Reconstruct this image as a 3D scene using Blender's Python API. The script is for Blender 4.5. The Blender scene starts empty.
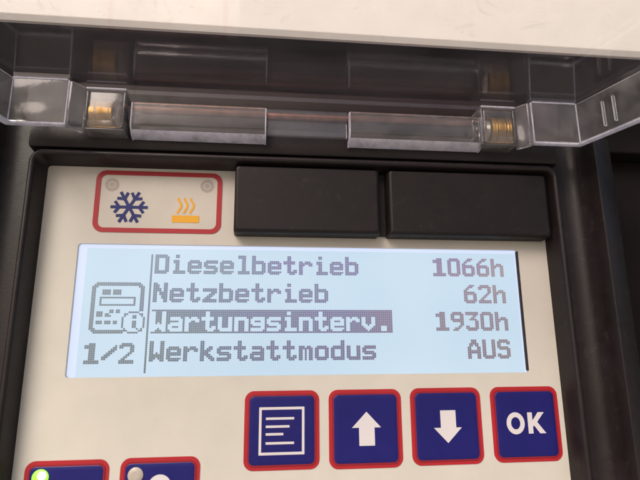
import bpy, bmesh, math, random
from mathutils import Vector, Matrix
random.seed(4)
S = 0.001            # everything below is written in millimetres: u right, v up, w out of the panel
SC = bpy.context.scene

def P(u, v, w):
    return Vector((u * S, -w * S, v * S))

# ------------------------------------------------------------------ camera
cam = bpy.data.cameras.new('camera')
cam_o = bpy.data.objects.new('camera', cam)
SC.collection.objects.link(cam_o)
SC.camera = cam_o
cam.sensor_width = 36.0
cam.lens = 36.0 * 500.0 / 640.0
cam.clip_start = 0.002
cam.clip_end = 50.0
RX = Vector((0.9942171692503032, -0.10716561308890392, -0.006910263322899557))
DN = Vector((0.01670276127916479, 0.217881735796303, -0.9758322432529247))
FW = Vector((0.10608128078772287, 0.9700737500714376, 0.21841172424750221))
m = Matrix((RX, -DN, -FW)).transposed().to_4x4()
m.translation = P(27.625, -24.141, 126.855)
cam_o.matrix_world = m
cam.dof.use_dof = True
cam.dof.focus_distance = 0.124
cam.dof.aperture_fstop = 17.0

# ------------------------------------------------------------------ world, sun, exposure
SUN_EL, SUN_AZ = math.radians(38), math.radians(-30)     # azimuth measured to the right of the viewer's back
world = bpy.data.worlds.new('World')
SC.world = world
world.use_nodes = True
wn = world.node_tree.nodes
wn.clear()
sky = wn.new('ShaderNodeTexSky')
sky.sky_type = 'NISHITA'
sky.sun_disc = False
sky.sun_elevation = SUN_EL
sky.sun_rotation = math.pi - SUN_AZ
sky.air_density = 1.0
sky.dust_density = 4.0
sky.ozone_density = 0.6
bg = wn.new('ShaderNodeBackground')
bg.inputs['Strength'].default_value = 0.085
wo = wn.new('ShaderNodeOutputWorld')
world.node_tree.links.new(sky.outputs[0], bg.inputs[0])
world.node_tree.links.new(bg.outputs[0], wo.inputs[0])
sun = bpy.data.lights.new('sun', 'SUN')
sun.energy = 2.1
sun.angle = math.radians(32)
sun.color = (1.0, 0.935, 0.845)
sun_o = bpy.data.objects.new('sun', sun)
SC.collection.objects.link(sun_o)
sd = Vector((math.sin(SUN_AZ) * math.cos(SUN_EL), -math.cos(SUN_AZ) * math.cos(SUN_EL), math.sin(SUN_EL)))
sun_o.rotation_euler = (-sd).to_track_quat('-Z', 'Y').to_euler()
sun_o.location = sd * 0.6
SC.view_settings.view_transform = 'Standard'
SC.view_settings.look = 'None'
SC.view_settings.exposure = 0.5
SC.view_settings.gamma = 1.0

# ------------------------------------------------------------------ materials
def new_mat(name):
    mt = bpy.data.materials.new(name)
    mt.use_nodes = True
    nt = mt.node_tree
    return mt, nt, nt.nodes, nt.links, nt.nodes['Principled BSDF']

def coords(N, L, scale=(1, 1, 1)):
    tc = N.new('ShaderNodeTexCoord')
    mp = N.new('ShaderNodeMapping')
    mp.inputs['Scale'].default_value = scale
    L.new(tc.outputs['Object'], mp.inputs[0])
    return mp.outputs[0]

def noise(N, L, co, scale, detail=4, rough=0.55):
    n = N.new('ShaderNodeTexNoise')
    n.inputs['Scale'].default_value = scale
    n.inputs['Detail'].default_value = detail
    n.inputs['Roughness'].default_value = rough
    L.new(co, n.inputs['Vector'])
    return n.outputs['Fac']

def ramp(N, L, fac, stops):
    r = N.new('ShaderNodeValToRGB')
    e = r.color_ramp.elements
    while len(e) < len(stops):
        e.new(0.5)
    for i, (p, c) in enumerate(stops):
        e[i].position = p
        e[i].color = c if len(c) == 4 else (*c, 1)
    L.new(fac, r.inputs[0])
    return r.outputs[0]

def bump(N, L, h, strength, dist):
    b = N.new('ShaderNodeBump')
    b.inputs['Strength'].default_value = strength
    b.inputs['Distance'].default_value = dist
    L.new(h, b.inputs['Height'])
    return b.outputs[0]

def plastic(name, c, var=0.12, rough=0.45, rv=0.1, grain=2500, bs=0.25, bd=0.00006, spec=0.5, dust=0.0, dustc=(.3, .27, .24)):
    mt, nt, N, L, b = new_mat(name)
    co = coords(N, L)
    n1 = noise(N, L, co, 60, 6, 0.6)
    lo = tuple(x * (1 - var) for x in c)
    hi = tuple(min(1, x * (1 + var)) for x in c)
    col = ramp(N, L, n1, [(0.3, lo), (0.7, hi)])
    if dust > 0:
        n3 = noise(N, L, co, 420, 8, 0.75)
        f = ramp(N, L, n3, [(0.56, (0, 0, 0)), (0.78, (dust,) * 3)])
        mx = N.new('ShaderNodeMixRGB')
        L.new(f, mx.inputs[0]); L.new(col, mx.inputs[1]); mx.inputs[2].default_value = (*dustc, 1)
        col = mx.outputs[0]
    L.new(col, b.inputs['Base Color'])
    n2 = noise(N, L, co, 240, 5)
    rr = ramp(N, L, n2, [(0.25, (rough - rv,) * 3), (0.75, (rough + rv,) * 3)])
    L.new(rr, b.inputs['Roughness'])
    b.inputs['Specular IOR Level'].default_value = spec
    L.new(bump(N, L, noise(N, L, co, grain, 3), bs, bd), b.inputs['Normal'])
    return mt

M = {}
M['black'] = plastic('black_plastic', (0.0125, 0.0085, 0.009), 0.25, 0.42, 0.08, 2600, 0.35, 0.00008, 0.32, 0.08)
M['dark'] = plastic('recess_shade_dark', (0.014, 0.010, 0.0105), 0.3, 0.55, 0.1, 1500, 0.4, 0.0001, 0.3, 0.15)  # dark tone for the pieces that stand in for shade
M['deep'] = plastic('deep_black', (0.006, 0.004, 0.0042), 0.3, 0.7, 0.1, 1500, 0.4, 0.0001, 0.1)
M['brown'] = plastic('brown_black_plastic', (0.013, 0.0065, 0.0065), 0.4, 0.5, 0.1, 2500, 0.2, 0.00004, 0.2, 0.0)
M['block'] = plastic('block_plastic', (0.0105, 0.0075, 0.0078), 0.18, 0.5, 0.07, 3600, 0.4, 0.00007, 0.26, 0.06)
M['face'] = plastic('cream_membrane', (0.54, 0.505, 0.45), 0.05, 0.47, 0.07, 3000, 0.35, 0.00006, 0.45, 0.16, (.42, .36, .30))
M['sheet'] = plastic('cream_paint', (0.87, 0.865, 0.80), 0.025, 0.5, 0.06, 900, 0.2, 0.00005, 0.4, 0.06, (.6, .52, .42))
M['red'] = plastic('red_print', (0.36, 0.012, 0.02), 0.08, 0.42, 0.05, 3000, 0.15, 0.00004, 0.4)
M['red_dark'] = plastic('red_emboss_shade', (0.22, 0.008, 0.018), 0.08, 0.42, 0.05, 3000, 0.15, 0.00004, 0.4)  # darker copy of the red, paints the shading on the raised key edge
M['blue'] = plastic('blue_print', (0.010, 0.009, 0.115), 0.10, 0.42, 0.05, 3000, 0.2, 0.00005, 0.25)
M['white'] = plastic('white_print', (0.60, 0.56, 0.57), 0.03, 0.5, 0.05, 3000, 0.1, 0.00003, 0.3)
M['navy'] = plastic('navy_print', (0.012, 0.02, 0.13), 0.08, 0.5, 0.05, 3000, 0.1, 0.00003, 0.3)
M['orange'] = plastic('orange_print', (0.72, 0.36, 0.025), 0.05, 0.5, 0.05, 3000, 0.1, 0.00003, 0.3)
M['led_off'] = plastic('unlit_lamp', (0.42, 0.36, 0.31), 0.06, 0.35, 0.05, 2500, 0.3, 0.00006, 0.5)
M['led_faint'] = plastic('unlit_lamp_window', (0.36, 0.31, 0.27), 0.12, 0.4, 0.05, 2500, 0.3, 0.00006, 0.5)
M['window'] = plastic('indicator_film', (0.53, 0.49, 0.43), 0.07, 0.38, 0.05, 1800, 0.2, 0.00005, 0.45, 0.10, (.33, .3, .24))

mt, nt, N, L, b = new_mat('lit_green_lamp')
b.inputs['Base Color'].default_value = (0.15, 0.6, 0.05, 1)
b.inputs['Emission Color'].default_value = (0.27, 1.0, 0.04, 1)
b.inputs['Emission Strength'].default_value = 1.0
M['led_on'] = mt
mt, nt, N, L, b = new_mat('lit_lamp_core')
b.inputs['Base Color'].default_value = (0.5, 0.8, 0.3, 1)
b.inputs['Emission Color'].default_value = (0.75, 1.0, 0.45, 1)
b.inputs['Emission Strength'].default_value = 1.3
M['led_core'] = mt

# backlit liquid crystal: backlight film, dot area, dark dots
def lcd_mat(name, c1, c2, strength, pitch=False, dotcol=False, rough=0.22):
    mt, nt, N, L, b = new_mat(name)
    co = coords(N, L)
    if dotcol:
        sx = N.new('ShaderNodeSeparateXYZ'); L.new(co, sx.inputs[0])
        def mm(op, a, v):
            q = N.new('ShaderNodeMath'); q.operation = op; L.new(a, q.inputs[0])
            if isinstance(v, float): q.inputs[1].default_value = v
            else: L.new(v, q.inputs[1])
            return q.outputs[0]
        n = mm('ADD', mm('MULTIPLY', mm('ADD', sx.outputs['X'], 0.038), 5.5), mm('MULTIPLY', noise(N, L, coords(N, L, (1, 1, 2)), 40, 2, 0.5), 0.5))
        col = ramp(N, L, n, [(0.22, (0.185, 0.225, 0.26)), (0.36, (0.155, 0.185, 0.29)), (0.48, (0.165, 0.14, 0.29)), (0.62, (0.21, 0.145, 0.25)), (0.80, (0.27, 0.20, 0.215)), (0.95, (0.27, 0.225, 0.20))])
    else:
        n = noise(N, L, co, 22, 2)
        col = ramp(N, L, n, [(0.3, c1), (0.7, c2)])
    if pitch:
        sx = N.new('ShaderNodeSeparateXYZ')
        L.new(co, sx.inputs[0])
        fac = None
        for ax, pt in (('X', 0.0005), ('Z', PV * S)):
            d = N.new('ShaderNodeMath'); d.operation = 'DIVIDE'; d.inputs[1].default_value = pt
            L.new(sx.outputs[ax], d.inputs[0])
            fr = N.new('ShaderNodeMath'); fr.operation = 'FRACT'
            L.new(d.outputs[0], fr.inputs[0])
            g = N.new('ShaderNodeMath'); g.operation = 'LESS_THAN'; g.inputs[1].default_value = 0.16
            L.new(fr.outputs[0], g.inputs[0])
            if fac is None: fac = g.outputs[0]
            else:
                mxx = N.new('ShaderNodeMath'); mxx.operation = 'MAXIMUM'
                L.new(fac, mxx.inputs[0]); L.new(g.outputs[0], mxx.inputs[1]); fac = mxx.outputs[0]
        mx = N.new('ShaderNodeMixRGB')
        L.new(fac, mx.inputs[0]); L.new(col, mx.inputs[1]); mx.inputs[2].default_value = (0.56, 0.69, 0.83, 1)
        col = mx.outputs[0]
    L.new(col, b.inputs['Emission Color'])
    b.inputs['Emission Strength'].default_value = strength
    if dotcol:      # liquid crystal contrast grows towards the lower rows at this tilt
        mr = N.new('ShaderNodeMapRange')
        mr.inputs['From Min'].default_value = 0.062; mr.inputs['From Max'].default_value = 0.090
        mr.inputs['To Min'].default_value = strength * 0.60; mr.inputs['To Max'].default_value = strength * 1.0
        L.new(sx.outputs['Z'], mr.inputs['Value'])
        L.new(mr.outputs[0], b.inputs['Emission Strength'])
    b.inputs['Base Color'].default_value = (0.05, 0.052, 0.055, 1)
    b.inputs['Roughness'].default_value = rough
    b.inputs['Specular IOR Level'].default_value = 0.35
    return mt
PV = 0.4433       # dot pitch, vertical
M['lcd_back'] = lcd_mat('backlight_film', (0.56, 0.63, 0.86), (0.62, 0.70, 0.88), 0.80)
M['lcd_area'] = lcd_mat('dot_area', (0.43, 0.585, 0.70), (0.545, 0.68, 0.80), 0.75, pitch=True)
M['lcd_dot'] = lcd_mat('dark_dots', None, None, 0.80, dotcol=True)

# clear moulded plastic: see-through with a Fresnel reflection and a little haze, dust and scratches
def clear(name, tint, haze, hazec=(0.55, 0.55, 0.6), rough=0.075, scratch=True, bumpd=0.00005):
    mt, nt, N, L, b = new_mat(name)
    N.remove(b)
    out = [n for n in N if n.type == 'OUTPUT_MATERIAL'][0]
    co = coords(N, L)
    tr = N.new('ShaderNodeBsdfTransparent'); tr.inputs[0].default_value = (*tint, 1)
    gl = N.new('ShaderNodeBsdfGlossy'); gl.inputs['Roughness'].default_value = rough
    df = N.new('ShaderNodeBsdfDiffuse'); df.inputs[0].default_value = (*hazec, 1)
    nb = bump(N, L, noise(N, L, co, 130, 3), 0.35, bumpd)
    L.new(nb, gl.inputs['Normal'])
    # Schlick reflectance from |N.I|, the same for both sides of the sheet
    ge = N.new('ShaderNodeNewGeometry')
    dt = N.new('ShaderNodeVectorMath'); dt.operation = 'DOT_PRODUCT'
    L.new(nb, dt.inputs[0]); L.new(ge.outputs['Incoming'], dt.inputs[1])
    def mth(op, a, v2=None):
        q = N.new('ShaderNodeMath'); q.operation = op
        L.new(a, q.inputs[0])
        if v2 is not None: q.inputs[1].default_value = v2
        return q.outputs[0]
    om = N.new('ShaderNodeMath'); om.operation = 'SUBTRACT'; om.inputs[0].default_value = 1.0
    L.new(mth('ABSOLUTE', dt.outputs['Value']), om.inputs[1])
    fres = mth('ADD', mth('MULTIPLY', mth('POWER', om.outputs[0], 5.0), 0.94), 0.065)
    m1 = N.new('ShaderNodeMixShader')
    L.new(fres, m1.inputs[0]); L.new(tr.outputs[0], m1.inputs[1]); L.new(gl.outputs[0], m1.inputs[2])
    n1 = noise(N, L, co, 45, 6, 0.7)
    h = ramp(N, L, n1, [(0.3, (haze * 0.4,) * 3), (0.75, (min(1, haze * 1.6),) * 3)])
    if name == 'clear_edge_glint':
        h = ramp(N, L, noise(N, L, co, 260, 5, 0.7), [(0.3, (0.45,) * 3), (0.6, (0.95,) * 3)])
    if scratch:
        w = N.new('ShaderNodeTexVoronoi'); w.feature = 'DISTANCE_TO_EDGE'; w.inputs['Scale'].default_value = 55
        mp = N.new('ShaderNodeMapping'); mp.inputs['Scale'].default_value = (0.35, 1.3, 1); mp.inputs['Rotation'].default_value = (0, 0, 0.5)
        nd = N.new('ShaderNodeTexNoise'); nd.inputs['Scale'].default_value = 35
        L.new(co, nd.inputs['Vector'])
        ad = N.new('ShaderNodeVectorMath'); ad.operation = 'MULTIPLY_ADD'
        L.new(nd.outputs['Color'], ad.inputs[0]); ad.inputs[1].default_value = (0.03, 0.03, 0.03); L.new(co, ad.inputs[2])
        L.new(ad.outputs[0], mp.inputs[0]); L.new(mp.outputs[0], w.inputs['Vector'])
        s1 = ramp(N, L, w.outputs['Distance'], [(0.0, (1, 1, 1)), (0.012, (0, 0, 0))])
        s2 = ramp(N, L, noise(N, L, co, 120, 2), [(0.55, (0, 0, 0)), (0.72, (0.14,) * 3)])
        mu = N.new('ShaderNodeMath'); mu.operation = 'MULTIPLY'
        L.new(s1, mu.inputs[0]); L.new(s2, mu.inputs[1])
        sp = ramp(N, L, noise(N, L, co, 1400, 2, 0.5), [(0.70, (0, 0, 0)), (0.78, (0.22,) * 3)])
        a1 = N.new('ShaderNodeMath'); a1.operation = 'ADD'; a1.use_clamp = True
        L.new(mu.outputs[0], a1.inputs[0]); L.new(sp, a1.inputs[1])
        a2 = N.new('ShaderNodeMath'); a2.operation = 'ADD'; a2.use_clamp = True
        L.new(a1.outputs[0], a2.inputs[0]); L.new(h, a2.inputs[1])
        h = a2.outputs[0]
    if name == 'clear_edge_glint':
        tl = N.new('ShaderNodeBsdfTranslucent'); tl.inputs[0].default_value = (*hazec, 1)
        md = N.new('ShaderNodeMixShader'); md.inputs[0].default_value = 0.5
        L.new(df.outputs[0], md.inputs[1]); L.new(tl.outputs[0], md.inputs[2])
        df = md
    m2 = N.new('ShaderNodeMixShader')
    L.new(h, m2.inputs[0]); L.new(m1.outputs[0], m2.inputs[1]); L.new(df.outputs[0], m2.inputs[2])
    L.new(m2.outputs[0], out.inputs[0])
    return mt
M['clear'] = clear('clear_polycarbonate', (0.93, 0.90, 0.91), 0.055, (0.42, 0.38, 0.41))
M['clear_wall'] = clear('clear_rim', (0.90, 0.89, 0.90), 0.06, (0.5, 0.5, 0.55), 0.07)
M['edge'] = clear('clear_edge_glint', (0.75, 0.76, 0.80), 0.62, (0.80, 0.79, 0.88), 0.12, scratch=False)  # whitish colour paints the light refracted in the plastic edges
def thick(name, rough, haze, hc):
    mt, nt, N, L, b = new_mat(name)
    b.inputs['Base Color'].default_value = (0.93, 0.92, 0.91, 1)
    b.inputs['Transmission Weight'].default_value = 1.0
    b.inputs['Roughness'].default_value = rough
    b.inputs['IOR'].default_value = 1.5
    co = coords(N, L)
    L.new(bump(N, L, noise(N, L, co, 160, 4), 0.6, 0.00015), b.inputs['Normal'])
    out = [n for n in N if n.type == 'OUTPUT_MATERIAL'][0]
    df = N.new('ShaderNodeBsdfDiffuse'); df.inputs[0].default_value = (*hc, 1)
    tl = N.new('ShaderNodeBsdfTranslucent'); tl.inputs[0].default_value = (*hc, 1)
    md = N.new('ShaderNodeMixShader'); md.inputs[0].default_value = 0.4
    L.new(df.outputs[0], md.inputs[1]); L.new(tl.outputs[0], md.inputs[2])
    h = ramp(N, L, noise(N, L, co, 170, 7, 0.75), [(0.35, (haze * 0.3,) * 3), (0.72, (haze * 1.8,) * 3)])
    mx = N.new('ShaderNodeMixShader')
    L.new(h, mx.inputs[0]); L.new(b.outputs[0], mx.inputs[1]); L.new(md.outputs[0], mx.inputs[2])
    L.new(mx.outputs[0], out.inputs[0])
    return mt
M['glass'] = thick('thick_clear_plastic', 0.09, 0.12, (0.62, 0.60, 0.61))
def metal(name, c, rough):
    mt, nt, N, L, b = new_mat(name)
    co = coords(N, L)
    L.new(ramp(N, L, noise(N, L, co, 300, 5), [(0.3, tuple(x * 0.5 for x in c)), (0.7, c)]), b.inputs['Base Color'])
    b.inputs['Metallic'].default_value = 0.9
    b.inputs['Roughness'].default_value = rough
    L.new(bump(N, L, noise(N, L, co, 900, 3), 0.3, 0.0001), b.inputs['Normal'])
    return mt
M['brass'] = metal('dull_brass', (0.56, 0.36, 0.15), 0.55)
M['copper'] = metal('reddish_rod', (0.34, 0.17, 0.12), 0.4)  # reddish brown metal of the hinge pin
M['steel'] = metal('grey_steel', (0.5, 0.46, 0.42), 0.35)

# ------------------------------------------------------------------ mesh helpers
ROOTS = {}
def link(name, bm, mat, parent=None, label=None, smooth=False):
    bmesh.ops.recalc_face_normals(bm, faces=bm.faces)
    me = bpy.data.meshes.new(name)
    bm.to_mesh(me); bm.free()
    me.materials.append(mat)
    if smooth:
        for p in me.polygons: p.use_smooth = True
        me.set_sharp_from_angle(angle=math.radians(38))
        for p in me.polygons:
            if len(p.vertices) > 8: p.use_smooth = False
    o = bpy.data.objects.new(name, me)
    SC.collection.objects.link(o)
    if parent:
        o.parent = parent
        loc = Vector()
        q = parent
        while q:
            loc += q.location
            q = q.parent
        me.transform(Matrix.Translation(-loc))
    if label: o['label'] = label
    return o

def empty(name, loc, label, cat, group=None):
    o = bpy.data.objects.new(name, None)
    o.empty_display_size = 0.01
    SC.collection.objects.link(o)
    o.location = loc
    o['label'] = label; o['category'] = cat
    if group: o['group'] = group
    return o

def rrect(u0, v0, u1, v1, r, n=7):
    pts = []
    for cx, cy, a0 in ((u1 - r, v1 - r, 0), (u0 + r, v1 - r, 90), (u0 + r, v0 + r, 180), (u1 - r, v0 + r, 270)):
        for i in range(n + 1):
            a = math.radians(a0 + 90 * i / n)
            pts.append((cx + r * math.cos(a), cy + r * math.sin(a)))
    return pts

def circ(cu, cv, r, n=32, ry=None):
    ry = ry or r
    return [(cu + r * math.cos(2 * math.pi * i / n), cv + ry * math.sin(2 * math.pi * i / n)) for i in range(n)]

def loft(bm, rings, cap0=True, cap1=True):
    """rings: list of (points2d, w)"""
    vs = [[bm.verts.new(P(u, v, w)) for u, v in pts] for pts, w in rings]
    n = len(vs[0])
    for a, b in zip(vs, vs[1:]):
        for i in range(n):
            bm.faces.new((a[i], a[(i + 1) % n], b[(i + 1) % n], b[i]))
    if cap0: bm.faces.new(vs[0])
    if cap1: bm.faces.new(vs[-1])

def prism(bm, pts, w0, w1):
    loft(bm, [(pts, w0), (pts, w1)])

def ring(bm, outer, inner, w0, w1):
    """flat ring: outer and inner loops with same count"""
    n = len(outer)
    o0 = [bm.verts.new(P(*p, w0)) for p in outer]; o1 = [bm.verts.new(P(*p, w1)) for p in outer]
    i0 = [bm.verts.new(P(*p, w0)) for p in inner]; i1 = [bm.verts.new(P(*p, w1)) for p in inner]
    for k in range(n):
        j = (k + 1) % n
        bm.faces.new((o0[k], o0[j], o1[j], o1[k]))
        bm.faces.new((i0[k], i0[j], i1[j], i1[k]))
        bm.faces.new((o1[k], o1[j], i1[j], i1[k]))
        bm.faces.new((o0[k], o0[j], i0[j], i0[k]))

def box(bm, u0, u1, v0, v1, w0, w1, bev=0.0, seg=2):
    vs = [bm.verts.new(P(u, v, w)) for u in (u0, u1) for v in (v0, v1) for w in (w0, w1)]
    f = [bm.faces.new([vs[i] for i in q]) for q in ((0, 1, 3, 2), (4, 6, 7, 5), (0, 4, 5, 1), (2, 3, 7, 6), (0, 2, 6, 4), (1, 5, 7, 3))]
    if bev > 0:
        es = set(e for x in f for e in x.edges)
        bmesh.ops.bevel(bm, geom=list(es), offset=bev * S, segments=seg, affect='EDGES', profile=0.5)

def stroke(bm, pts, th, w0, w1):
    """polyline of given thickness as joined prisms with mitred corners"""
    L_, R_ = [], []
    n = len(pts)
    for i, p in enumerate(pts):
        a = Vector(pts[max(i - 1, 0)]); b = Vector(pts[min(i + 1, n - 1)]); q = Vector(p)
        d1 = (q - a).normalized() if i > 0 else (b - q).normalized()
        d2 = (b - q).normalized() if i < n - 1 else d1
        t = (d1 + d2).normalized()
        nrm = Vector((-t.y, t.x))
        k = th / 2 / max(0.4, nrm.dot(Vector((-d1.y, d1.x))))
        L_.append(tuple(q + nrm * k)); R_.append(tuple(q - nrm * k))
    v = {}
    for nm, pl in (('l', L_), ('r', R_)):
        for w in (w0, w1):
            v[nm, w] = [bm.verts.new(P(*p, w)) for p in pl]
    for i in range(n - 1):
        for a, b in ((('l', w1), ('r', w1)), (('r', w0), ('l', w0)), (('r', w1), ('r', w0)), (('l', w0), ('l', w1))):
            bm.faces.new((v[a][i], v[a][i + 1], v[b][i + 1], v[b][i]))
    for i in (0, n - 1):
        bm.faces.new((v['l', w0][i], v['r', w0][i], v['r', w1][i], v['l', w1][i]))

def cyl_u(bm, u0, u1, v, w, r, n=28, rings=None):
    """cylinder / turned profile along u. rings: list of (u, r)"""
    rings = rings or [(u0, r), (u1, r)]
    vs = [[bm.verts.new(P(uu, v + rr * math.cos(2 * math.pi * i / n), w + rr * math.sin(2 * math.pi * i / n))) for i in range(n)] for uu, rr in rings]
    for a, b in zip(vs, vs[1:]):
        for i in range(n):
            bm.faces.new((a[i], a[(i + 1) % n], b[(i + 1) % n], b[i]))
    bm.faces.new(vs[0]); bm.faces.new(vs[-1])

def extr_u(bm, prof, u0, u1):
    """closed profile [(v,w)] extruded along u"""
    a = [bm.verts.new(P(u0, v, w)) for v, w in prof]; b = [bm.verts.new(P(u1, v, w)) for v, w in prof]
    n = len(prof)
    for i in range(n):
        bm.faces.new((a[i], a[(i + 1) % n], b[(i + 1) % n], b[i]))
    bm.faces.new(a); bm.faces.new(b)

def extr_v(bm, prof, v0, v1):
    """closed profile [(u,w)] extruded along v"""
    a = [bm.verts.new(P(u, v0, w)) for u, w in prof]; b = [bm.verts.new(P(u, v1, w)) for u, w in prof]
    n = len(prof)
    for i in range(n):
        bm.faces.new((a[i], a[(i + 1) % n], b[(i + 1) % n], b[i]))
    bm.faces.new(a); bm.faces.new(b)

B = bmesh.new
# panel outline
FU0, FU1, FV0, FV1 = -27.5, 103.2, -74.0, 22.3
LU0, LU1, LV0, LV1 = -18.45, 95.1, -29.65, 2.35

# ------------------------------------------------------------------ control panel
panel = empty('control_panel', P(38, -90, 0), 'black framed control panel with cream keypad and lit German menu display', 'control panel')

# faceplate with the display opening
bm = B()
ring(bm, rrect(FU0, FV0, FU1, FV1, 0.9), rrect(LU0, LV0, LU1, LV1, 0.8), -0.6, 1.0)
link('faceplate', bm, M['face'], panel, 'cream membrane faceplate')

# bezel: steep inner wall and rounded lip swept round the faceplate
bm = B()
prof = [(-0.15, -0.8), (0.05, 0.9), (0.75, 6.1), (0.95, 6.6), (1.25, 6.85), (1.7, 6.9), (2.1, 6.7), (2.35, 6.2), (2.7, 3.4), (3.0, 3.1), (3.0, -1.0)]
loops = []
for d, w in prof:
    loops.append((rrect(FU0 - d, FV0 - d, FU1 + d, FV1 + d, 0.9 + d, 8), w))
loft(bm, loops, False, False)
link('bezel_lip', bm, M['black'], panel, smooth=True)
# side troughs and rounded outer ridges
def side(sgn, ue):
    bm = B()
    pr = [(2.9, -6), (2.9, 3.0), (6.0, 2.7), (8.2, 3.1), (9.6, 4.4), (10.6, 7.4), (11.15, 9.4), (11.35, 9.85), (11.7, 9.95), (12.0, 9.8), (19.6, 4.9), (20.2, 4.2), (20.5, 3.0), (21.0, -6)]
    extr_v(bm, [(ue + sgn * d, w) for d, w in pr], -92, 33.4 if sgn > 0 else 33.4)
    return bm
link('frame_ridge', side(1, FU1), M['black'], panel, smooth=True)
link('frame_ridge', side(-1, FU0), M['black'], panel, smooth=True)
# slab over the panel that carries the hinge
bm = B()
extr_u(bm, [(25.1, -6), (25.1, 3.0), (25.5, 5.9), (26.1, 6.3), (31.5, 6.3), (32.2, 6.0), (32.8, 1.5), (33.4, 0.5), (33.4, -6)], FU0 - 2.9, FU1 + 2.9)
link('frame_top', bm, M['black'], panel, smooth=True)
bm = B()
extr_u(bm, [(-92, -6), (-92, 6), (-78, 6), (-77.2, 5), (-77.2, -6)], FU0 - 2.9, FU1 + 2.9)
link('frame_bottom', bm, M['black'], panel)

# raised black blocks
def block(u0, u1, lab):
    bm = B()
    v0, v1 = 4.75, 22.2
    rings = []
    for ins, w in ((0.0, 0.95), (0.1, 4.6), (0.2, 5.3), (0.5, 5.75), (1.0, 5.9)):
        rings.append((rrect(u0 + ins, v0 + ins, u1 - ins, v1 - ins * 0.5, 0.7, 4), w))
    loft(bm, rings)
    return link('cover_block', bm, M['block'], panel, lab, smooth=True)
block(19.3, 56.6, 'black cover block next to the red outlined symbols')
block(58.7, 102.6, 'black cover block in the top corner of the faceplate')

bm = B()
prism(bm, rrect(19.8, 5.3, 103.1, 22.25, 0.5), 0.9, 1.7)
link('gap_shade', bm, M['dark'], panel)  # dark sheet painting the shade between and above the blocks

# display
bm = B()
prism(bm, rrect(LU0 - 0.3, LV0 - 0.3, LU1 + 0.3, LV1 + 0.3, 0.3), -0.9, 0.0)
disp = link('display', bm, M['lcd_back'], panel, 'backlit liquid crystal display with four menu rows')
bm = B()
box(bm, LU1 - 0.42, LU1 - 0.02, LV0 + .5, LV1 - .4, 0.05, 0.92, 0.08, 1)
link('recess_shade_strip', bm, M['dark'], disp)  # dark strip standing in for the shaded right wall of the recess
def col(c): return c * 0.5
def row(r): return -r * PV
bm = B()
prism(bm, rrect(col(-33), row(67.2), col(188.6), row(-3.2), 0.2), 0.0, 0.03)
link('dot_area', bm, M['lcd_area'], disp)

FONT = {
'D': '111110. 1111111 11...11 11...11 11...11 11...11 11...11 11...11 11...11 1111111 111110.',
'i': '..11... ..11... ....... .111... .111... ..11... ..11... ..11... ..11... .111111 .111111',
'e': '....... ....... ....... .11111. 1111111 11...11 1111111 1111111 11..... 1111111 .11111.',
's': '....... ....... ....... .111111 1111111 11..... 111111. .111111 .....11 1111111 111111.',
'l': '.1111.. .1111.. ...11.. ...11.. ...11.. ...11.. ...11.. ...11.. ...11.. .111111 .111111',
'b': '11..... 11..... 11..... 111111. 1111111 11...11 11...11 11...11 11...11 1111111 111111.',
't': '..11... ..11... ..11... 111111. 111111. ..11... ..11... ..11... ..11.11 ..11111 ...111.',
'r': '....... ....... ....... 11.111. 1111111 111..11 11..... 11..... 11..... 11..... 11.....',
'N': '11...11 111..11 111..11 1111.11 1111.11 11.1111 11.1111 11..111 11..111 11...11 11...11',
'z': '....... ....... ....... 1111111 1111111 ....111 ...111. ..111.. .111... 1111111 1111111',
'W': '11...11 11...11 11...11 11...11 11...11 11...11 11.1.11 1111111 1111111 111.111 11...11',
'a': '....... ....... ....... .11111. .111111 .....11 .111111 1111111 11...11 1111111 .111111',
'u': '....... ....... ....... 11...11 11...11 11...11 11...11 11...11 11...11 1111111 .111111',
'n': '....... ....... ....... 111111. 1111111 11...11 11...11 11...11 11...11 11...11 11...11',
'g': '....... ....... ....... .111111 1111111 11...11 1111111 .111111 .....11 1111111 111111.',
'v': '....... ....... ....... 11...11 11...11 11...11 11...11 111.111 .11111. ..111.. ...1...',
'.': '....... ....... ....... ....... ....... ....... ....... ....... ..111.. ..111.. ..111..',
'k': '11..... 11..... 11..... 11..11. 11.111. 11111.. 1111... 11111.. 11.111. 11..111 11...11',
'm': '....... ....... ....... 111.11. 1111111 11.1.11 11.1.11 11.1.11 11.1.11 11.1.11 11.1.11',
'o': '....... ....... ....... .11111. 1111111 11...11 11...11 11...11 11...11 1111111 .11111.',
'd': '.....11 .....11 .....11 .111111 1111111 11...11 11...11 11...11 11...11 1111111 .111111',
'A': '..111.. ..111.. .11111. .11.11. 11...11 11...11 1111111 1111111 11...11 11...11 11...11',
'U': '11...11 11...11 11...11 11...11 11...11 11...11 11...11 11...11 11...11 1111111 .11111.',
'S': '.11111. 1111111 11...11 11..... 111111. .111111 .....11 .....11 11...11 1111111 .11111.',
'0': '.11111. 1111111 11...11 11...11 11...11 11...11 11...11 11...11 11...11 1111111 .11111.',
'1': '..111.. 11111.. 11111.. ..111.. ..111.. ..111.. ..111.. ..111.. ..111.. 1111111 1111111',
'2': '.11111. 1111111 11...11 .....11 .....11 ....11. ...11.. ..11... .11.... 1111111 1111111',
'3': '1111111 1111111 ....11. ...11.. ..1111. .....11 .....11 .....11 11...11 1111111 .11111.',
'6': '...111. ..111.. .11.... 11..... 111111. 1111111 11...11 11...11 11...11 1111111 .11111.',
'9': '.11111. 1111111 11...11 11...11 1111111 .111111 .....11 .....11 ....11. ..111.. .111...',
'h': '11..... 11..... 11..... 11.111. 1111111 111..11 11...11 11...11 11...11 11...11 11...11',
'/': '....... ......1 .....11 ....111 ...111. ..111.. .111... 111.... 11..... ....... .......',
}
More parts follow.
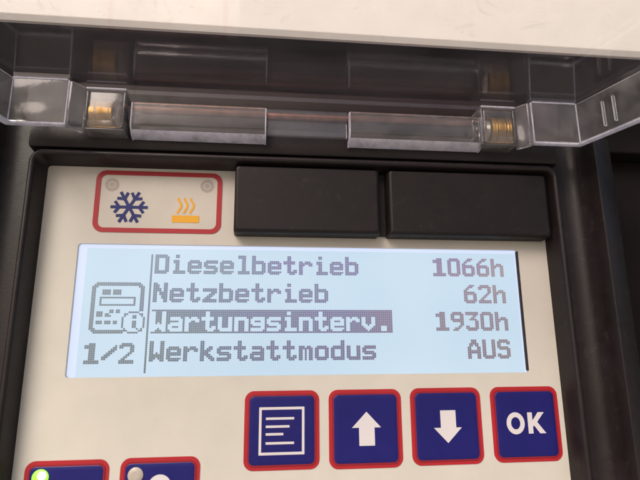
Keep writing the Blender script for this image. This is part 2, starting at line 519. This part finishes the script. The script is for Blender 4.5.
def cells(text, c0, r0, acc):
    for k, ch in enumerate(text):
        for r, line in enumerate(FONT[ch].replace('0', '.').split()):
            for c, x in enumerate(line):
                if x == '1': acc.add((c0 + 8 * k + c, r0 + r))
def dots(name, acc, lab):
    bm = B()
    g = 0.035
    for c, r in sorted(acc):
        u, v = col(c), row(r)
        vs = [bm.verts.new(P(*q, 0.055)) for q in ((u + g * .5, v - PV + g * .45), (u + .5 - g * .5, v - PV + g * .45), (u + .5 - g * .5, v - g * .45), (u + g * .5, v - g * .45))]
        bm.faces.new(vs)
    link(name, bm, M['lcd_dot'], disp, lab)
FONT['D'] = '111111. 1111111 11...11 11...11 11...11 11...11 11...11 11...11 11...11 1111111 111111.'
for t, c, r in (('Dieselbetrieb', 0, 0), ('Netzbetrieb', 0, 16), ('Werkstattmodus', 0, 48)):
    a = set(); cells(t, c, r, a); dots('menu_text', a, 'menu text reading ' + t)
for t, c, r in (('1066h', 143, 0), ('62h', 159, 16), ('1930h', 143, 32), ('AUS', 159, 48)):
    a = set(); cells(t, c, r, a); dots('menu_value', a, 'menu value reading ' + t)
a = set(); cells('Wartungsinterv.', 0, 32, a)
inv = set((c, r) for c in range(0, 120) for r in range(31, 44)) - a
dots('menu_text', inv, 'highlighted menu text reading Wartungsinterv. in reversed letters')
a = set(); cells('1/2', -30, 49, a); dots('page_number', a, 'page number 1/2')
dots('divider_line', set((-2, r) for r in range(0, 65)), None)
# controller icon
a = set()
W_, H_ = 25, 28
for c in range(W_):
    for r in range(H_):
        d = min(c, W_ - 1 - c, r, H_ - 1 - r)
        corner = min(c, W_ - 1 - c) + min(r, H_ - 1 - r)
        if (d < 2 and corner >= 2) or (d == 2 and corner < 6 and corner >= 4 and min(c, W_-1-c) <= 2 and min(r, H_-1-r) <= 2):
            if (r >= H_ - 2 and c > 15) or (c >= W_ - 2 and r > 15): continue
            a.add((c, r))
def blk(c0, c1, r0, r1):
    for c in range(c0, c1 + 1):
        for r in range(r0, r1 + 1): a.add((c, r))
blk(5, 8, 4, 6); blk(10, 13, 4, 6)
for c in range(4, 21): a.add((c, 8)); a.add((c, 12))
for r in range(8, 13): a.add((4, r)); a.add((20, r))
blk(9, 10, 15, 16); blk(12, 13, 15, 16)
blk(3, 5, 16, 18); blk(7, 9, 18, 18); blk(7, 8, 17, 18)
blk(3, 5, 21, 22); blk(7, 9, 21, 22); blk(11, 12, 21, 22)
for k in range(60):
    t = 2 * math.pi * k / 60
    a.add((int(round(20 + 5.4 * math.cos(t))), int(round(21.5 + 5.6 * math.sin(t)))))
blk(20, 21, 18, 19); blk(20, 21, 21, 24)
dots('unit_symbol', set((c - 29, r + 16) for c, r in a), 'outline symbol of a control unit with an i in a circle')

# indicator window with snowflake and heating symbols
bm = B()
prism(bm, rrect(-15.3, 5.5, 15.7, 21.2, 2.2), 0.9, 1.06)
iw = link('indicator_window', bm, M['window'], panel, 'red outlined indicator window with snowflake and heat symbols')
bm = B()
ring(bm, rrect(-15.55, 5.3, 15.95, 21.45, 2.5), rrect(-14.3, 6.45, 14.7, 20.3, 1.5), 1.0, 1.16)
link('red_outline', bm, M['red'], iw)
for cu, cv in ((-11.6, 17.7), (12.1, 17.95)):
    bm = B(); prism(bm, circ(cu, cv, 1.75), 1.0, 1.10); o = link('indicator_lamp', bm, M['led_faint'], iw)
    bm = B(); ring(bm, circ(cu, cv, 0.9), circ(cu, cv, 0.7), 1.0, 1.12); link('lamp_ring', bm, M['window'], iw)
bm = B()
cu, cv = -7.0, 11.85
for k in range(6):
    t = math.radians(60 * k); d = Vector((math.cos(t), math.sin(t)))
    wz = 1.13 + 0.004 * k
    stroke(bm, [(cu, cv), (cu + d.x * 4.55, cv + d.y * 4.55)], 0.78, 1.0, wz)
    for s in (-1, 1):
        e = Vector((math.cos(t + s * 0.95), math.sin(t + s * 0.95)))
        b0 = Vector((cu, cv)) + d * 2.45
        stroke(bm, [tuple(b0), tuple(b0 + e * 1.85)], 0.74, 1.0, wz + 0.03 + 0.001 * s)
link('snowflake_symbol', bm, M['navy'], iw)
bm = B()
prism(bm, rrect(3.65, 8.1, 10.4, 9.95, 0.1), 1.0, 1.15)
for k in range(3):
    x = 5.05 + 1.55 * k
    pts = []
    for i in range(9):
        t = i / 8
        pts.append((x + 0.55 * (0.5 - 0.5 * math.cos(2 * math.pi * (t * 0.98))) * 1.6 - 0.1, 14.6 - 4.1 * t))
    stroke(bm, pts, 0.55, 1.0, 1.15)
link('heat_symbol', bm, M['orange'], iw)

# membrane keys
def key(u0, u1, v0, v1, lab):
    bm = B()
    rings = [(rrect(u0 + .9, v0 + .9, u1 - .9, v1 - .9, 1.4), 0.9), (rrect(u0 + 1.0, v0 + 1.0, u1 - 1.0, v1 - 1.0, 1.3), 1.2), (rrect(u0 + 1.35, v0 + 1.35, u1 - 1.35, v1 - 1.35, 1.1), 1.37), (rrect(u0 + 1.9, v0 + 1.9, u1 - 1.9, v1 - 1.9, 0.9), 1.42)]
    loft(bm, rings)
    k = link('keypad_button', bm, M['blue'], panel, lab)
    bm = B()
    ring(bm, rrect(u0, v0, u1, v1, 2.2), rrect(u0 + .95, v0 + .95, u1 - .95, v1 - .95, 1.35), 0.95, 1.12)
    link('red_border', bm, M['red'], k)
    bm = B()
    ring(bm, rrect(u0 + .85, v0 + .85, u1 - .85, v1 - .85, 1.42), rrect(u0 + 1.25, v0 + 1.25, u1 - 1.25, v1 - 1.25, 1.15), 1.0, 1.30)
    link('raised_edge', bm, M['red_dark'], k)
    return k
WI0, WI1 = 1.3, 1.46
k = key(23.1, 40.9, -51.0, -33.2, 'square blue button with white list symbol in a frame')
bm = B()
ring(bm, rrect(26.55, -47.6, 37.3, -36.9, 0.05, 1), rrect(27.15, -47.0, 36.7, -37.5, 0.05, 1), WI0, WI1)
for v, l in ((-39.5, 6.7), (-41.3, 5.6), (-43.0, 4.15), (-45.0, 6.7)):
    box(bm, 28.15, 28.15 + l, v - .27, v + .27, WI0, WI1)
link('list_symbol', bm, M['white'], k)
k = key(43.2, 61.1, -51.2, -33.2, 'square blue button with white arrow pointing up')
bm = B()
prism(bm, [(52.35, -38.35), (55.85, -42.0), (54.25, -42.0), (54.25, -46.1), (50.45, -46.1), (50.45, -42.0), (48.75, -42.0)], WI0, WI1)
link('arrow_symbol', bm, M['white'], k)
k = key(63.4, 81.4, -51.0, -33.1, 'square blue button with white arrow pointing down')
bm = B()
prism(bm, [(70.75, -38.4), (74.65, -38.4), (74.65, -42.45), (76.05, -42.45), (72.4, -46.0), (69.0, -42.45), (70.75, -42.45)], WI0, WI1)
link('arrow_symbol', bm, M['white'], k)
k = key(84.0, 101.8, -50.9, -33.1, 'square blue button with white letters OK')
bm = B()
ring(bm, circ(90.0, -41.8, 2.35, 32, 2.6), circ(90.0, -41.8, 1.2, 32, 1.45), WI0, WI1)
prism(bm, [(93.2, -39.3), (94.45, -39.3), (94.45, -41.25), (96.0, -39.3), (97.6, -39.3), (95.65, -41.6), (97.8, -44.3), (96.2, -44.3), (94.75, -42.4), (94.45, -42.75), (94.45, -44.3), (93.2, -44.3)], WI0, WI1)
link('ok_letters', bm, M['white'], k)
k = key(-24.9, -6.8, -65.6, -47.5, 'blue button with glowing green lamp in its corner')
def lamp(k, cu, cv, mat, r):
    bm = B()
    loft(bm, [(circ(cu, cv, r), 1.3), (circ(cu, cv, r), 1.6), (circ(cu, cv, r * .85), 1.75), (circ(cu, cv, r * .5), 1.85)])
    return link('button_lamp', bm, mat, k, smooth=True)
lamp(k, -21.3, -50.9, M['led_on'], 1.75)
bm = B(); loft(bm, [(circ(-20.9, -50.5, 1.0), 1.7), (circ(-20.9, -50.5, 0.9), 1.88), (circ(-20.9, -50.5, 0.5), 1.96)]); link('lamp_core', bm, M['led_core'], k, smooth=True)
k = key(-4.4, 13.3, -65.6, -47.4, 'blue button with unlit lamp and white round symbol')
lamp(k, -0.9, -51.0, M['led_off'], 1.7)
bm = B()
ring(bm, circ(4.5, -53.6, 2.6), circ(4.5, -53.6, 1.2), WI0, WI1)
stroke(bm, [(4.5, -56.4), (4.5, -60.6)], 1.1, WI0, WI1)
link('round_symbol', bm, M['white'], k)

# ------------------------------------------------------------------ clear hinged lid (opened: plate level, rims hang down)
PVv, WL, VB = 39.33, 14.0, 27.9       # plate underside, hinge wall, lower rim; the lid droops 4.6 degrees outwards
DROOP = math.atan(0.066)
def droop(bm):
    piv = P(0, PVv, WL)
    bmesh.ops.rotate(bm, verts=bm.verts, cent=piv, matrix=Matrix.Rotation(DROOP, 3, 'X'))
    return bm
def extr_plate(bm, pts, v0, v1):
    a = [bm.verts.new(P(u, v0, w)) for u, w in pts]; b = [bm.verts.new(P(u, v1, w)) for u, w in pts]
    n = len(pts)
    for i in range(n): bm.faces.new((a[i], a[(i + 1) % n], b[(i + 1) % n], b[i]))
    bm.faces.new(a); bm.faces.new(b)
lid = B()
half = [(95.4, 14.0), (108.0, 14.0), (111.4, 31.0), (114.5, 52.0), (118.0, 90.0)]
back = [(95.4, 7.2), (-19.4, 7.2)]
extr_plate(lid, back[::-1] + half + [(76 - u, w) for u, w in half[::-1]], PVv, PVv + 1.1)
lid_o = link('lid', droop(lid), M['clear'], panel, 'clear plastic lid swung open above the panel, scratched')

def rim(pts, th, v0, v1, bev):
    # mitred wall following pts, thickness inwards (towards the body side)
    bm = B()
    n = len(pts); inner = []
    for i, p in enumerate(pts):
        q = Vector(p)
        d1 = (q - Vector(pts[i - 1])).normalized() if i else (Vector(pts[1]) - q).normalized()
        d2 = (Vector(pts[i + 1]) - q).normalized() if i < n - 1 else d1
        t = (d1 + d2).normalized(); nr = Vector((-t.y, t.x)); k = th / nr.dot(Vector((-d1.y, d1.x)))
        inner.append(tuple(q + nr * k))
    lo = [[bm.verts.new(P(u, v, w)) for u, w in pl] for pl in (pts, inner) for v in (v0, v1)]
    a0, a1, b0, b1 = lo
    for i in range(n - 1):
        for x, y in ((a0, a1), (b1, b0), (a1, b1), (b0, a0)):
            bm.faces.new((x[i], x[i + 1], y[i + 1], y[i]))
    for i in (0, n - 1): bm.faces.new((a0[i], a1[i], b1[i], b0[i]))
    bmesh.ops.bevel(bm, geom=list(bm.edges), offset=bev * S, segments=3, affect='EDGES', profile=0.5)
    return droop(bm)
for pts, sg in ((half, -1), ([(76 - u, w) for u, w in half], 1)):
    link('lid_rim', rim(pts, 1.7 * sg * 1.0, VB + .62, PVv - 0.02, 0.35), M['glass'], lid_o, smooth=True)
    link('rim_edge', rim(pts, 1.7 * sg * 1.0, VB, VB + .6, 0.2), M['edge'], lid_o, smooth=True)
# pale strips that paint bright glints along the corners and plate junction
def rim_strip(u0, u1, v0, v1, w0, w1, bev=0.1, name='rim_glint', mat='edge'):
    bm = B(); box(bm, u0, u1, v0, v1, w0, w1, bev, 1)
    link(name, bm, M[mat], lid_o)
for u in (-32.0, 107.8):
    rim_strip(u, u + .25, VB + .4, PVv - .3, 13.85, 14.2, 0.1)
for u in (-19.6, 95.2):
    rim_strip(u + .1, u + .4, VB - .2, PVv - .3, 13.8, 14.25, 0.12)
for a0, a1 in ((-31.9, -19.7), (95.8, 107.7)):
    rim_strip(a0, a1, PVv - .35, PVv - .1, 13.8, 14.2, 0.05)
for w, uu in ((22.6, 109.0), (25.6, 109.6)):
    rim_strip(uu - 0.6, uu + .1, VB + .8, PVv - 4, w, w + .5, 0.1, 'rim_rib', 'glass')
    rim_strip(76 - uu - .1, 76 - uu + 0.6, VB + .8, PVv - 4, w, w + .5, 0.1, 'rim_rib', 'glass')

# hinge knuckles: clear channels with a rolled lower edge
def channel(r0, a0, a1, top=None, n=10):
    pts = []
    if top is not None: pts.append((top, 6.5 + r0))
    for i in range(n + 1):
        t = math.radians(a0 + (a1 - a0) * i / n)
        pts.append((31.2 - r0 * math.sin(t), 6.5 + r0 * math.cos(t)))
    return pts
for u0, u1 in ((-5.6, 26.7), (48.5, 83.2)):
    bm = B()
    extr_u(bm, channel(3.5, 0, 34, 36.2) + channel(2.3, 0, 34, 36.2)[::-1], u0, u1)
    link('hinge_barrel', bm, M['glass'], lid_o, smooth=True)
    bm = B()
    extr_u(bm, channel(3.5, 34.5, 88) + channel(2.3, 34.5, 88)[::-1], u0, u1)
    link('barrel_edge', bm, M['edge'], lid_o, smooth=True)
    for e in (u0 - .35, u1 + .02):
        bm = B()
        extr_u(bm, channel(3.65, 0, 88, 36.0) + channel(2.2, 0, 88, 36.0)[::-1], e, e + .33)
        link('barrel_end', bm, M['edge'], lid_o, smooth=True)
bm = B()
box(bm, FU0 - 6, FU1 + 6, 33.5, 44.0, -2.9, 4.6, 0.6, 3)
link('hinge_backing', bm, M['brown'], panel, smooth=False)
# web joining barrels to plate
bm = B()
box(bm, 27.1, 48.1, 29.7, 36.9, 6.9, 8.3, 0.3, 2)
link('hinge_web', bm, M['clear_wall'], lid_o)
# cells that hold the bushings
def cell(sgn, cu):
    f = lambda x: cu + sgn * x
    bm = B()
    t = 0.7
    a0, a1 = sorted((f(-4.6), f(4.8)))
    box(bm, a0, a1, 38.2, 38.9, 5.0, 11.4, 0.3, 3)           # top
    box(bm, a0, a1, 28.0, 28.7, 5.6, 10.9, 0.3, 3)           # bottom
    box(bm, a0, a0 + t, 28.75, 38.15, 5.0, 11.3, 0.3, 3)
    box(bm, a1 - t, a1, 28.75, 38.15, 5.0, 11.3, 0.3, 3)
    link('hinge_cell', bm, M['glass'], lid_o, smooth=True)
    bm = B()
    box(bm, a0 + t + .05, a1 - t - .05, 28.8, 38.1, 10.3, 11.1, 0.38, 3)
    link('cell_window', bm, M['glass'], lid_o, smooth=True)
    bm = B()                                                      # pale rod painting a bright glint along the cell top
    cyl_u(bm, a0 + .1, a1 - .1, 38.6, 11.5, 0.24, 10)
    link('cell_glint', bm, M['edge'], lid_o)
    bm = B()                                                      # stepped shoulder beside the cell
    sh = [(f(-7.6), 14.0), (f(-6.7), 14.0), (f(-4.75), 11.3), (f(-4.75), 9.9), (f(-7.6), 12.6)]
    extr_plate(bm, sh, 27.2, 38.9)
    bmesh.ops.bevel(bm, geom=list(bm.edges), offset=0.25 * S, segments=3, affect='EDGES', profile=0.5)
    link('hinge_shoulder', bm, M['glass'], lid_o, smooth=True)
    bm = B()                                                      # brass bushing with grooves
    rg = []
    x0, x1 = sorted((f(-3.8), f(1.6)))
    n = 14
    for i in range(n + 1):
        uu = x0 + (x1 - x0) * i / n
        rg.append((uu, (3.75 if i % 2 else 3.62) + random.uniform(-.06, .06)))
    cyl_u(bm, 0, 0, 33.1, 7.5, 0, 32, [(x0, 1.5)] + rg + [(x1, 1.5)])
    link('hinge_bushing', bm, M['brass'], lid_o, smooth=True)
    bm = B()                                                      # steel collar and spring end
    y0, y1 = sorted((f(1.8), f(4.0)))
    cyl_u(bm, 0, 0, 33.1, 7.5, 0, 28, [(y0, 2.9), (y0 + .4, 3.3), (y0 + .9, 2.8), (y1 - .4, 3.2), (y1, 2.6)])
    link('hinge_collar', bm, M['steel'], lid_o, smooth=True)
    bm = B()
    z0, z1 = sorted((f(4.85), f(6.5)))
    cyl_u(bm, 0, 0, 33.3, 7.6, 0, 28, [(z0, 2.4), (z0 + .5, 2.8), (z1, 2.0)])
    link('collar_end', bm, M['glass'], lid_o, smooth=True)
cell(1, -11.75)
cell(-1, 87.75)
bm = B()
cyl_u(bm, -8, 84, 35.3, 7.3, 1.0, 20)
link('hinge_pin', bm, M['copper'], lid_o, smooth=True)

# ------------------------------------------------------------------ machine body round the panel
body = B()
box(body, -140, 215, 33.4, 112, -22, -3.0, 0.5)
box(body, -140, -49.5, -92, 33.3, -22, -9, 0.5)
box(body, 125.0, 215, -92, 33.3, -22, -9, 0.5)
bd = link('machine_housing', body, M['deep'])
bd['label'] = 'dark recessed machine housing behind and around the control panel'
bd['category'] = 'housing'
bm = B()
rn = []
pr = [(55.5, 11.0), (55.5, 12.0), (56.65, 12.85), (56.75, 12.92), (57.0, 12.95), (112, 12.95), (112, 11.0)]
extr_u(bm, pr, -140, 215)
cs = link('cover_sheet', bm, M['sheet'], None, smooth=True)
cs['label'] = 'cream painted cover sheet above the clear lid, at the top'
cs['category'] = 'cover panel'

# ground under the machine (below the frame; it throws light up on to the panel)
bm = B()
v = [bm.verts.new((x, y, -1.25)) for x, y in ((-12, -12), (12, -12), (12, 12), (-12, 12))]
bm.faces.new(v)
g = link('ground', bm, plastic('concrete', (0.46, 0.42, 0.37), 0.15, 0.85, 0.05, 40, 0.3, 0.002, 0.2))
g['kind'] = 'structure'
g['label'] = 'pale concrete ground'
